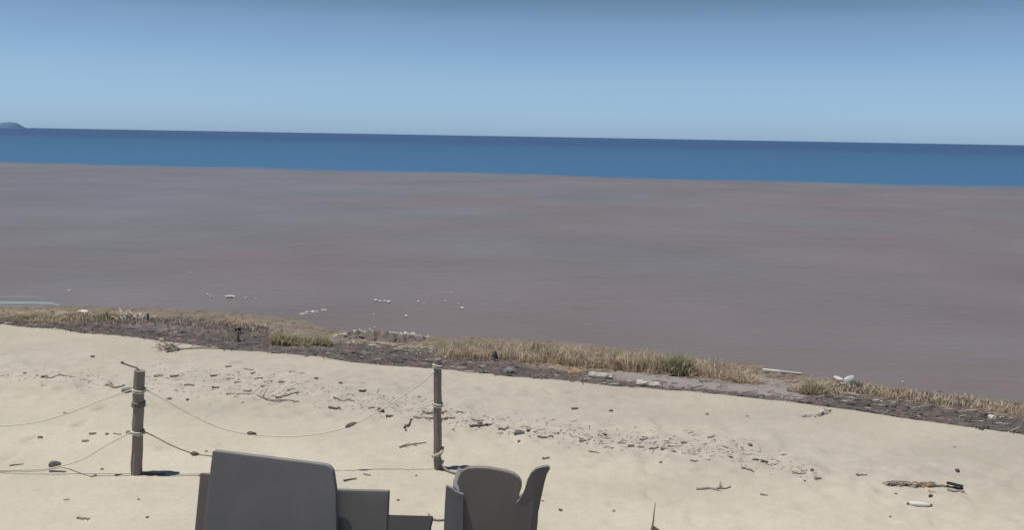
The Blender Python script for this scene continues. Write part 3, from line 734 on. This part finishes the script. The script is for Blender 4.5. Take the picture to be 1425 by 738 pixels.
stick((1330, 684), (1346, 689), .008, 'grass', 'reed_stem', 'green reed stem beside the black plastic strip', 'reed')
stick((1318, 683), (1342, 685), .014, 'drift', 'driftwood_stick', 'thin branch directly under the black plastic strip', 'driftwood')
A, B = ground(1317, 678), ground(1340, 681); d = (B - A); o = MB().box((0, 0, .005), (d.length / 2, .03, .007), None).build('plastic_strip', M['black'], bevel=.005); o.location = (A + B) / 2 + Vector((0, 0, .03)); o.rotation_euler = (0, .03, math.atan2(d.y, d.x)); tag(o, 'flat black plastic strip lying on the litter at lower right', 'litter')
# white bottle
A, B = ground(1262, 703), ground(1297, 706); d = B - A; L = d.length
root = empty('plastic_bottle', (A + B) / 2 + Vector((0, 0, .014)), math.atan2(d.y, d.x)); tag(root, 'white plastic bottle with dark ends lying on sand below the litter tangle', 'bottle')
MB().tube([(-L * .42, 0, 0), (-L * .38, 0, 0), (0, 0, 0), (L * .25, 0, 0), (L * .36, 0, 0), (L * .42, 0, 0)], [.012, .024, .025, .022, .014, .010], n=14).build('bottle_body', M['white'], root, smooth=True)
MB().tube([(L * .42, 0, 0), (L * .5, 0, 0)], [.014, .014], n=10).build('cap', M['darkwood'], root)
MB().tube([(-L * .5, 0, 0), (-L * .42, 0, 0)], [.010, .012], n=10).build('base', M['darkwood'], root)
blob(1295, 692, 5, 5, 'darkwood', 'dark_pebble', 'dark pebble just above the right end of the white bottle', 'stone')
# upright reed in the foreground
B = ground(905, 745); d = ray(913, 700); T_ = CAM + d * (B.y / d.y); ax = T_ - B
root = empty('reed_stem', B); tag(root, 'single thin reed stem standing up out of the sand at bottom centre right', 'reed')
MB().tube([ax * t_ + Vector((0.006 * math.sin(t_ * 5), 0, 0)) for t_ in (-.1, .2, .45, .7, 1)], [.011, .010, .008, .006, .003], n=6).build('stem', M['drift'], root)
MB().add([(.0, 0, .02), (.02, 0, .09), (.12, -.02, .03), (.06, .0, .005), (.02, .01, .088), (.12, -.012, .034)], [(0, 1, 2, 3), (1, 4, 5, 2)]).build('leaf', M['reed'], root)
# bleached branch at the wrack edge, right
o = stick((1116, 581), (1141, 579), .017, 'bleached', 'bleached_branch', 'white bleached branch lying just landward of the wrack edge at right', 'driftwood', twigs=3, lift=.02)
stick((1140, 579), (1156, 573), .017, 'darkwood', 'driftwood_stick', 'dark forked stick at the end of the white bleached branch', 'driftwood', twigs=2, lift=.02)
blob(1146, 576, 13, 6, 'bleached', 'pale_chunk', 'pale chunk where the bleached branch meets the dark stick', 'driftwood')

# ------------------------------------------------------------------ wrack, reeds, foam, grass along the edge
def pt_in_band(t0, t1, x0=-12, x1=9.5):
    x = random.uniform(x0, x1); c = float(yc(x)); w_ = max(float(yw(x)), c + 1.2); t_ = random.uniform(t0, t1)
    y = c + t_ * (w_ - c); return x, y
def litter(n_, t0, t1, lmin, lmax, r_, m_, name, label, cat, cond=None, zup=.3):
    m = MB(); k_ = 0
    while k_ < n_:
        x, y = pt_in_band(t0, t1)
        tdx = float(np.interp(x, [a for a, b in pxs], [b for a, b in pxs])); c = float(yc(x)); tt = (y - c) / (max(float(yw(x)), c + 1.2) - c)
        if cond and not cond(x, tt, tdx): k_ += 0.2; continue
        k_ += 1
        z = g1(x, y); a_ = random.gauss(-.3, .5); L = random.uniform(lmin, lmax)
        d = Vector((math.cos(a_), math.sin(a_), random.uniform(-.02, zup))) * L / 2; p = Vector((x, y, z + r_ * .5 + random.uniform(0, .03)))
        s_ = d.cross(Vector((0, 0, 1))).normalized() * r_; u = Vector((0, 0, r_ * 1.6))
        m.add([p - d - s_, p - d + s_, p - d + u, p + d - s_ * .6, p + d + s_ * .6, p + d + u * .6], [(0, 2, 5, 3), (1, 4, 5, 2), (0, 3, 4, 1), (0, 1, 2), (3, 5, 4)])
    o = m.build(name, M[m_]); tag(o, label, cat, None, 'stuff'); return o
litter(5200, 0.0, 0.75, .05, .26, .010, 'wrack', 'wrack_litter', 'band of dark seaweed and twigs along the edge of the sand', 'seaweed', lambda x, t_, td_: t_ < td_ + random.uniform(-.1, .1))
litter(260, 0.0, 0.8, .05, .24, .007, 'bleached', 'pale_twig_litter', 'pale twigs strewn through the dark seaweed band', 'twigs', lambda x, t_, td_: t_ < td_ + .1)
litter(2600, 0.25, 0.98, .06, .30, .009, 'reed', 'reed_litter', 'tan broken reeds strewn between the seaweed and the water', 'reeds', lambda x, t_, td_: t_ > td_ - .05)
# scattered tiny bits over the open sand in two old tide lines
m = MB()
lines = [[(0, 524), (130, 529), (250, 540), (400, 552), (520, 566), (640, 585), (760, 604), (900, 618), (1050, 640), (1140, 660)], [(210, 515), (300, 522), (420, 535), (560, 560), (700, 590), (840, 608), (960, 616), (1060, 630)]]
for ln in lines:
    xs_ = [a for a, b in ln]; ys_ = [b for a, b in ln]
    for _ in range(700):
        x = random.uniform(xs_[0], xs_[-1]); y = np.interp(x, xs_, ys_) + random.gauss(0, 7)
        p = ground(x, float(y)); a_ = random.gauss(0, .8); L = random.expovariate(60) + .006; r_ = random.uniform(.002, .006)
        d = Vector((math.cos(a_), math.sin(a_), 0)) * L; s_ = Vector((-d.y, d.x, 0)).normalized() * r_
        m.add([p - d - s_, p - d + s_, p + d + s_, p + d - s_, p + Vector((0, 0, r_ * 1.8))], [(0, 1, 4), (1, 2, 4), (2, 3, 4), (3, 0, 4)])
o = m.build('sand_litter', M['sand_litter']); tag(o, 'tiny twigs and chips along two old tide lines on the open sand', 'litter', None, 'stuff')

# dark seaweed bank with foam behind it, in front of the water left of the middle post
def bank(pxl, halfpx, hz, m_, name, label, cat, rough=.5, kind=None):
    m = MB(); N = len(pxl) * 8; rows = []
    xs_ = np.linspace(pxl[0][0], pxl[-1][0], N); ys_ = np.interp(xs_, [a for a, b in pxl], [b for a, b in pxl])
    for i in range(N):
        e_ = math.sin(math.pi * (i + .5) / N) ** .5; row = []
        for j in range(9):
            v = (j - 4) / 4; p = ground(float(xs_[i]), float(ys_[i]) - v * halfpx * e_ * (1 + .3 * random.uniform(-1, 1)))
            z = max(p.z, ZW - .03); 
            row.append(Vector((p.x, p.y, z - .02 + hz * e_ * (1 - v * v) * (1 + rough * random.uniform(-1, 1)))))
        rows.append(row)
    c = rows[N // 2][4].copy(); c.z = 0
    m.add([p - c for r_ in rows for p in r_], [(i * 9 + j, i * 9 + j + 1, (i + 1) * 9 + j + 1, (i + 1) * 9 + j) for i in range(N - 1) for j in range(8)])
    o = m.build(name, M[m_], smooth=False); o.location = c
    tag(o, label, cat, None, kind); return o
bank([(462, 472), (500, 469), (560, 474), (602, 473)], 4.5, .13, 'wrack', 'seaweed_bank', 'long low bank of dark seaweed washed up at the waterline left of the middle post', 'seaweed')
bank([(365, 482), (430, 487), (520, 494), (585, 500)], 3.5, .06, 'wrack', 'seaweed_bank', 'flat dark seaweed heap below the olive grass clump', 'seaweed')
bank([(155, 455), (205, 457), (260, 461), (325, 467)], 4.5, .10, 'wrack', 'seaweed_bank', 'dark seaweed heap running along the sand edge at upper left', 'seaweed')
bank([(1172, 541), (1188, 541), (1204, 539)], 3.5, .12, 'darkwood', 'weed_or_shade_clump', 'small dark seaweed clump beside the bent white chunk at right', 'seaweed')
bank([(1065, 524), (1090, 526), (1113, 526)], 3, .06, 'wrack', 'weed_or_shade_clump', 'dark strip standing in for the shade under the long white plank', 'seaweed')  # shade beneath the plank, modelled as a low dark strip

def foam(pxl, half, label, z=.012, m_='foam', n_=None):
    m = MB(); k_ = n_ or int((pxl[-1][0] - pxl[0][0]) * 1.7) 
    for _ in range(k_):
        x = random.uniform(pxl[0][0], pxl[-1][0]); y = np.interp(x, [a for a, b in pxl], [b for a, b in pxl]) + random.gauss(0, half)
        p = ground(x, float(y)); p.z = max(p.z, ZW) + z; w_ = random.uniform(.015, .05); h_ = random.uniform(.004, .014)
        m.add([p + Vector((-w_, 0, -.01)), p + Vector((0, -w_ * .4, -.01)), p + Vector((w_, 0, -.01)), p + Vector((0, w_ * .5, -.01)), p + Vector((0, 0, h_))], [(0, 1, 4), (1, 2, 4), (2, 3, 4), (3, 0, 4)])
    o = m.build('foam', M[m_]); tag(o, label, 'foam', None, 'stuff'); return o
foam([(462, 467), (500, 463), (540, 466), (575, 467), (602, 471)], 1.0, 'white foam edging the dark seaweed bank')
foam([(480, 478), (505, 479), (560, 486), (585, 492)], .9, 'white foam between the seaweed bank and the wrack band')
foam([(418, 440), (436, 438), (456, 440)], .6, 'short white foam streak on the water above the olive grass', n_=18)
# a small wavelet running in at the left
def wavelet(y0, x1, h, half, m_, label):
    m = MB(); N = 40; rows = []
    for i in range(N):
        x = -260 + (x1 + 260) * i / (N - 1); y = y0 + (0 if x < x1 - 14 else (x - x1 + 14) * .35) + .012 * x; e_ = min(1, (x1 - x) / 14) ** .6 if x < x1 else 0
        row = []
        for j in range(7):
            v = (j - 3) / 3; p = at_z(x, y - v * half * (.3 + .7 * e_), ZW); row.append(Vector((p.x, p.y, ZW - .012 + h * e_ * (1 - v * v))))
        rows.append(row)
    m.add([p for r_ in rows for p in r_], [(i * 7 + j, i * 7 + j + 1, (i + 1) * 7 + j + 1, (i + 1) * 7 + j) for i in range(N - 1) for j in range(6)])
    o = m.build('wave', M[m_], smooth=True); tag(o, label, None, None, 'structure')
M['wavecrest'] = mat('aerated_wave_water', (0.27, 0.30, 0.30), var=.2, scale=2, aniso=(.3, 3, 1), rough=.25, bump=.2, bscale=8)
M['wavecrest2'] = mat('silty_wave_water', (0.20, 0.205, 0.195), var=.15, scale=2, aniso=(.3, 3, 1), rough=.25, bump=.2, bscale=8)
wavelet(421.5, 88, .04, 1.7, 'wavecrest', 'pale foaming wavelet reaching the shore at far left')
wavelet(413, 66, .03, 1.2, 'wavecrest2', 'fainter second wavelet just behind the first at far left')
wavelet(426.5, 84, .02, 2.0, 'wavecrest2', 'thin sheet of water running up in front of the wavelet')

# floating scraps
G = 'white scraps floating on the muddy water'
for (x, y, w_) in [(289, 410, 4), (293, 413, 3), (342, 415, 3), (356, 416, 3), (265, 380, 3), (96, 405, 4), (523, 418, 6), (529, 419.5, 5), (535, 419, 4), (541, 420, 7), (582, 420, 4), (590, 423, 3), (628, 408, 3), (620, 419.5, 3), (638, 423, 3), (643, 429, 6), (565, 440, 5), (520, 438, 3), (521, 456, 3), (1256, 532, 3), (822, 496, 4), (876, 487, 3), (1050, 515, 4)]:
    p = at_z(x, y, ZW + .01)
    blob(0, 0, w_ * .85, 1.3, 'white', 'floating_scrap', 'tiny white scrap floating among others on the brown water', 'litter', G, pos=p, wy_=w_ * 1.2)
blob(0, 0, 13, 3, 'white', 'floating_board', 'largest white floating scrap, alone on the water above the left wrack heap', 'litter', pos=at_z(320, 413.5, ZW + .01), wy_=6)

# white plank in two pieces, bent white chunk
def seg_plank(p0, p1, r_, label, z=.12):
    A, B = ground(*p0), ground(*p1); A.z = max(A.z, ZW) + z; B.z = max(B.z, ZW) + z; d = (B - A)
    o = MB().box((0, 0, 0), (d.length / 2, r_ * 1.6, r_)).build('white_plank', M['white'], bevel=r_ * .4); o.location = (A + B) / 2; o.rotation_euler = (0, -math.asin(d.z / d.length), math.atan2(d.y, d.x)); tag(o, label, 'plank')
seg_plank((1061, 519), (1082, 521), .022, 'left thicker piece of the broken white plank at the waterline', .05)
seg_plank((1083, 521), (1115, 524), .017, 'right thinner piece of the broken white plank at the waterline', .05)
m = MB(); A, B_, C_ = ground(1162, 533), ground(1174, 537), ground(1186, 533); A.z += .1; B_.z += .07; C_.z += .1
m.tube([(A - B_), (A - B_) * .5, Vector((0, 0, 0)), (C_ - B_) * .5, (C_ - B_)], [.03, .045, .045, .05, .035], n=7, jitter=.2); o = m.build('foam_chunk', M['white']); o.location = B_
tag(o, 'bent white foam chunk lying against the dark seaweed clump at right', 'litter')
# scraps along the shore edge
def shore(px, py, w_, h_, m_, name, label, cat, group=None): return blob(px, py, w_, h_, m_, name, label, cat, group, sink=.15)
m = MB(); c = ground(180, 446)
for _ in range(40):
    q_ = Vector((random.gauss(0, .16), random.gauss(0, .1), .05)); a_ = random.uniform(0, 6.28); d = Vector((math.cos(a_), math.sin(a_), random.uniform(0, .9))) * random.uniform(.1, .25)
    m.tube([q_, q_ + d * .5 + Vector((0, 0, .03)), q_ + d], [.013, .011, .006], n=4)
o = m.build('brush_tangle', M['bleached']); o.location = c; tag(o, 'tangle of pale bleached branches on the left wrack heap', 'brushwood')
def stake(px, pyb, pyt, r_, m_, label, lean=0):
    B = ground(px, pyb); d = ray(px + lean, pyt); T_ = CAM + d * (B.y / d.y); ax = T_ - B
    o = MB().tube([ax * -.1, ax * .3, ax * .7, ax], [r_, r_ * .95, r_ * .9, r_ * .6], n=7, jitter=.1).build('stake', M[m_]); o.location = B; tag(o, label, 'stake')
stake(205, 448, 436, .022, 'darkwood', 'thin dark stub standing beside the pale stub on the left heap', 1)
stake(200, 450, 440, .04, 'bleached', 'short pale stub standing on the left wrack heap')
stake(690, 503, 489, .05, 'darkwood', 'short dark stake standing in the wrack right of the middle post', -2)
stake(331, 476, 461, .03, 'drift', 'short stub with dark head at the right end of the left wrack heap')
blob(0, 0, 9, 8, 'darkwood', 'dark_lump', 'dark round lump on top of the short stub', 'seaweed', pos=ground(331, 466) + Vector((0, 0, .08)))
shore(245, 454, 14, 7, 'darkwood', 'dark_lump', 'dark lump with a stick beside it on the tan sand at left', 'seaweed')
stick((248, 455), (272, 452), .014, 'drift', 'driftwood_stick', 'stick poking out right of the dark lump on tan sand', 'driftwood')
shore(240, 458, 10, 4, 'bleached', 'pale_chunk', 'pale chip just below the dark lump on tan sand at left', 'driftwood')
stick((258, 448), (276, 447), .016, 'bleached', 'bleached_stick', 'short white stick on tan sand near the water at left', 'driftwood')
shore(116, 436, 13, 5, 'white', 'pale_chunk', 'white chunk near the water at the far left shore', 'litter')
shore(73, 437, 5, 5, 'darkwood', 'dark_pebble', 'dark pebble at the end of the wavelet', 'stone')
shore(225, 476, 6, 6, 'bleached', 'pale_chunk', 'pale chip above the small tangle of brushwood', 'driftwood')
shore(354, 461, 7, 3, 'darkwood', 'dark_lump', 'flat dark scrap in the shallow tan water left of the olive grass', 'seaweed')
blob(709, 523, 20, 17, 'stone', 'stump', 'grey rounded stump at the sand edge right of the middle post', 'stump')
shore(796, 521, 15, 6, 'orange', 'orange_scrap', 'orange brown scrap in the wrack right of the grey stump', 'litter')
shore(800, 520, 5, 4, 'white', 'pale_chunk', 'tiny white chip on the orange brown scrap', 'litter')
stick((819, 525), (852, 528), .05, 'bleached', 'bleached_stick', 'long pale flat board in the wrack line right of the orange scrap', 'driftwood', kink=.03, taper=.8)
stick((886, 537), (918, 540), .055, 'bleached', 'bleached_log', 'short pale log set in the wrack edge below the green grass', 'driftwood', kink=.03, taper=.8)
stick((966, 522), (976, 527), .025, 'bleached', 'bleached_stick', 'pale slanting stick right of the largest green tuft', 'driftwood')
shore(1164, 558, 10, 7, 'darkwood', 'dark_lump', 'dark lump on the wrack edge above the bleached branch', 'seaweed')
shore(1221, 561, 14, 5, 'bleached', 'pale_chunk', 'whitish chunk in the wrack at right', 'driftwood')
stick((1180, 564), (1210, 565), .03, 'darkwood', 'driftwood_stick', 'dark log in the wrack just left of the whitish chunk', 'driftwood')
shore(1369, 583, 9, 10, 'darkwood', 'dark_lump', 'dark lump left of the white chunk at far right', 'seaweed')
shore(1380, 586, 10, 9, 'white', 'pale_chunk', 'largest white chunk in the wrack at far right', 'litter')
shore(1393, 583, 6, 4, 'white', 'pale_chunk', 'small white chip right of the far right white chunk', 'litter')
stick((1364, 599), (1390, 595), .028, 'darkwood', 'driftwood_stick', 'dark log in front of the white chunk at far right', 'driftwood')
stick((1400, 596), (1424, 597), .024, 'darkwood', 'driftwood_stick', 'dark log at the right edge of view in the wrack', 'driftwood')
shore(1308, 547, 5, 4, 'darkwood', 'dark_pebble', 'single dark pebble at the waterline at right', 'stone')

# grass
def tuft(px, py, hpx, wpx, m_, n_, label, group=None, name='grass_tuft'):
    B = ground(px, py); s_ = (B - CAM).length / F; H = hpx * s_ * 1.02; W = wpx * s_ / 2; m = MB()
    for _ in range(n_):
        a_ = random.uniform(0, 6.28); rr = W * math.sqrt(random.random()); p = Vector((rr * math.cos(a_), rr * math.sin(a_) * .8, 0)); p.z = g1(B.x + p.x, B.y + p.y) - B.z - .01
        h_ = H * random.uniform(.45, 1.0) * (1 - .35 * (rr / W) ** 2); ln = Vector((random.gauss(0, .34), random.gauss(0, .34), 0)) * h_ + Vector((p.x, p.y, 0)) * .3
        wd = random.uniform(.006, .013); sa = random.uniform(0, 3.14); sv = Vector((math.cos(sa), math.sin(sa), 0)) * wd
        q1_ = p + ln * .35 + Vector((0, 0, h_ * .6)); q2_ = p + ln + Vector((0, 0, h_ * random.uniform(.85, 1)))
        m.add([p - sv, p + sv, q1_ + sv * .8, q1_ - sv * .8, q2_], [(0, 1, 2, 3), (3, 2, 4)])
    o = m.build(name, M[m_]); o.location = B; tag(o, label, 'grass', group); return o
tuft(393, 481, 25, 26, 'grass_olive', 420, 'yellow olive grass tuft at the waterline, left end of the small clump')
tuft(420, 483, 20, 34, 'grass_olive', 420, 'low olive grass tuft in the middle of the small clump left of the bank')
tuft(447, 483, 20, 26, 'grass', 340, 'greener grass tuft at the right end of the small clump left of the bank')
tuft(945, 522, 38, 34, 'grass', 620, 'largest and tallest green grass tuft on the shore right of centre')
tuft(922, 519, 26, 28, 'grass', 420, 'green grass tuft just left of the largest one')
tuft(900, 517, 24, 26, 'grass', 380, 'low green grass tuft two clumps left of the largest one')
tuft(855, 514, 30, 12, 'grass_dry', 240, 'narrow upright brown grass tuft at the shore right of centre')
tuft(878, 514, 22, 24, 'grass_olive', 280, 'olive grass tuft right of the narrow brown one')
tuft(766, 504, 28, 15, 'grass_olive', 280, 'narrow olive tuft standing in tan reeds at mid shore')
tuft(739, 502, 14, 20, 'grass_dry', 220, 'low brown tuft left of the narrow olive tuft')
tuft(655, 499, 24, 36, 'grass_dry', 420, 'broad brown dry grass tuft just right of the middle post')
tuft(625, 498, 20, 24, 'grass_dry', 300, 'brown dry grass tuft touching the middle post on its right')
tuft(1135, 549, 22, 34, 'grass_olive', 380, 'olive grass tuft between the white plank and the bent white chunk')
tuft(1215, 550, 12, 26, 'grass_olive', 260, 'low olive tuft right of the dark seaweed clump')
tuft(1035, 532, 16, 38, 'grass_dry', 380, 'brown dry tuft left of the white plank')
tuft(150, 446, 14, 26, 'grass', 260, 'small green tuft left of the pale branches at far left')
tuft(15, 441, 9, 50, 'grass_dry', 300, 'low brown tuft on the shore at the left edge')
tuft(52, 446, 12, 60, 'grass_olive', 420, 'broad low olive tuft under the wavelet at far left')
def fringe(pxl, hpx, half, n_, m_, name, label):
    m = MB(); xs_ = [a for a, b in pxl]; ys_ = [b for a, b in pxl]; rs = np.random.RandomState(n_)
    for _ in range(n_):
        x = random.uniform(xs_[0], xs_[-1]); cl_ = .55 + .9 * float(vnoise(np.array([x * .035]), np.array([half * 3.3]))[0]); 
        y = float(np.interp(x, xs_, ys_)) + random.uniform(-half, half); p = ground(x, y); sc = (p - CAM).length / F
        h_ = float(np.interp(x, [a for a, b in hpx], [b for a, b in hpx])) * sc * random.uniform(.2, 1) * (.3 + cl_ * .85); wd = random.uniform(.006, .012)
        ln = Vector((random.gauss(0, .35), random.gauss(0, .35), 0)) * h_; sa = random.uniform(0, 3.14); sv = Vector((math.cos(sa), math.sin(sa), 0)) * wd
        q1_ = p + ln * .4 + Vector((0, 0, h_ * .6)); q2_ = p + ln + Vector((0, 0, h_)); p.z -= .01
        m.add([p - sv, p + sv, q1_ + sv * .8, q1_ - sv * .8, q2_], [(0, 1, 2, 3), (3, 2, 4)])
    o = m.build(name, M[m_]); tag(o, label, 'reeds', None, 'stuff')
M['straw'] = mat('pale_straw', (0.50, 0.42, 0.32), var=.2, scale=1.2, bump=0)
fringe([(605, 496), (700, 496), (800, 505), (900, 514), (1000, 522), (1055, 530)], [(600, 20), (700, 20), (800, 24), (900, 26), (985, 24), (1055, 14)], 7, 6500, 'grass_dry', 'reed_fringe', 'continuous low fringe of dry straw coloured reeds right of the middle post')
fringe([(605, 490), (700, 492), (800, 500), (900, 510), (980, 518)], [(600, 16), (700, 18), (800, 20), (900, 22), (980, 14)], 8, 3500, 'grass_olive', 'grass_fringe', 'olive grass mixed through the straw coloured reed fringe')
fringe([(1120, 538), (1200, 546), (1300, 560), (1425, 574)], [(1120, 12), (1425, 12)], 6, 3200, 'straw', 'reed_fringe', 'low straw fringe between the dark wrack and the water at right')
fringe([(85, 444), (150, 446), (250, 452), (340, 458), (375, 462)], [(85, 9), (375, 9)], 5, 2600, 'straw', 'reed_fringe', 'low straw fringe behind the left wrack heap')
GT = 'dry grass tufts along the waterline'
for (x, y, h_, w_) in [(690, 500, 16, 26), (715, 500, 14, 24), (790, 508, 20, 24), (812, 508, 18, 22), (832, 511, 20, 20), (975, 522, 20, 24), (1000, 524, 14, 26), (1240, 554, 10, 30), (1275, 556, 9, 34), (1320, 563, 9, 36), (1365, 569, 9, 36), (1405, 573, 9, 34), (1110, 545, 10, 26), (960, 524, 18, 20), (675, 498, 18, 20)]:
    tuft(x, y, h_, w_, 'grass_dry', 200, 'low tan grass tuft ' + ('just right of the broad brown tuft' if x < 705 else 'left of the low brown tuft' if x < 730 else 'right of the narrow olive tuft' if x < 800 else 'left of the narrow upright brown tuft' if x < 845 else 'at the foot of the largest green tuft' if x < 965 else 'right of the largest green tuft' if x < 1050 else 'below the white plank' if x < 1150 else 'right of the dark clump and white chunk' if x < 1300 else 'by the waterline near the right edge'), GT)
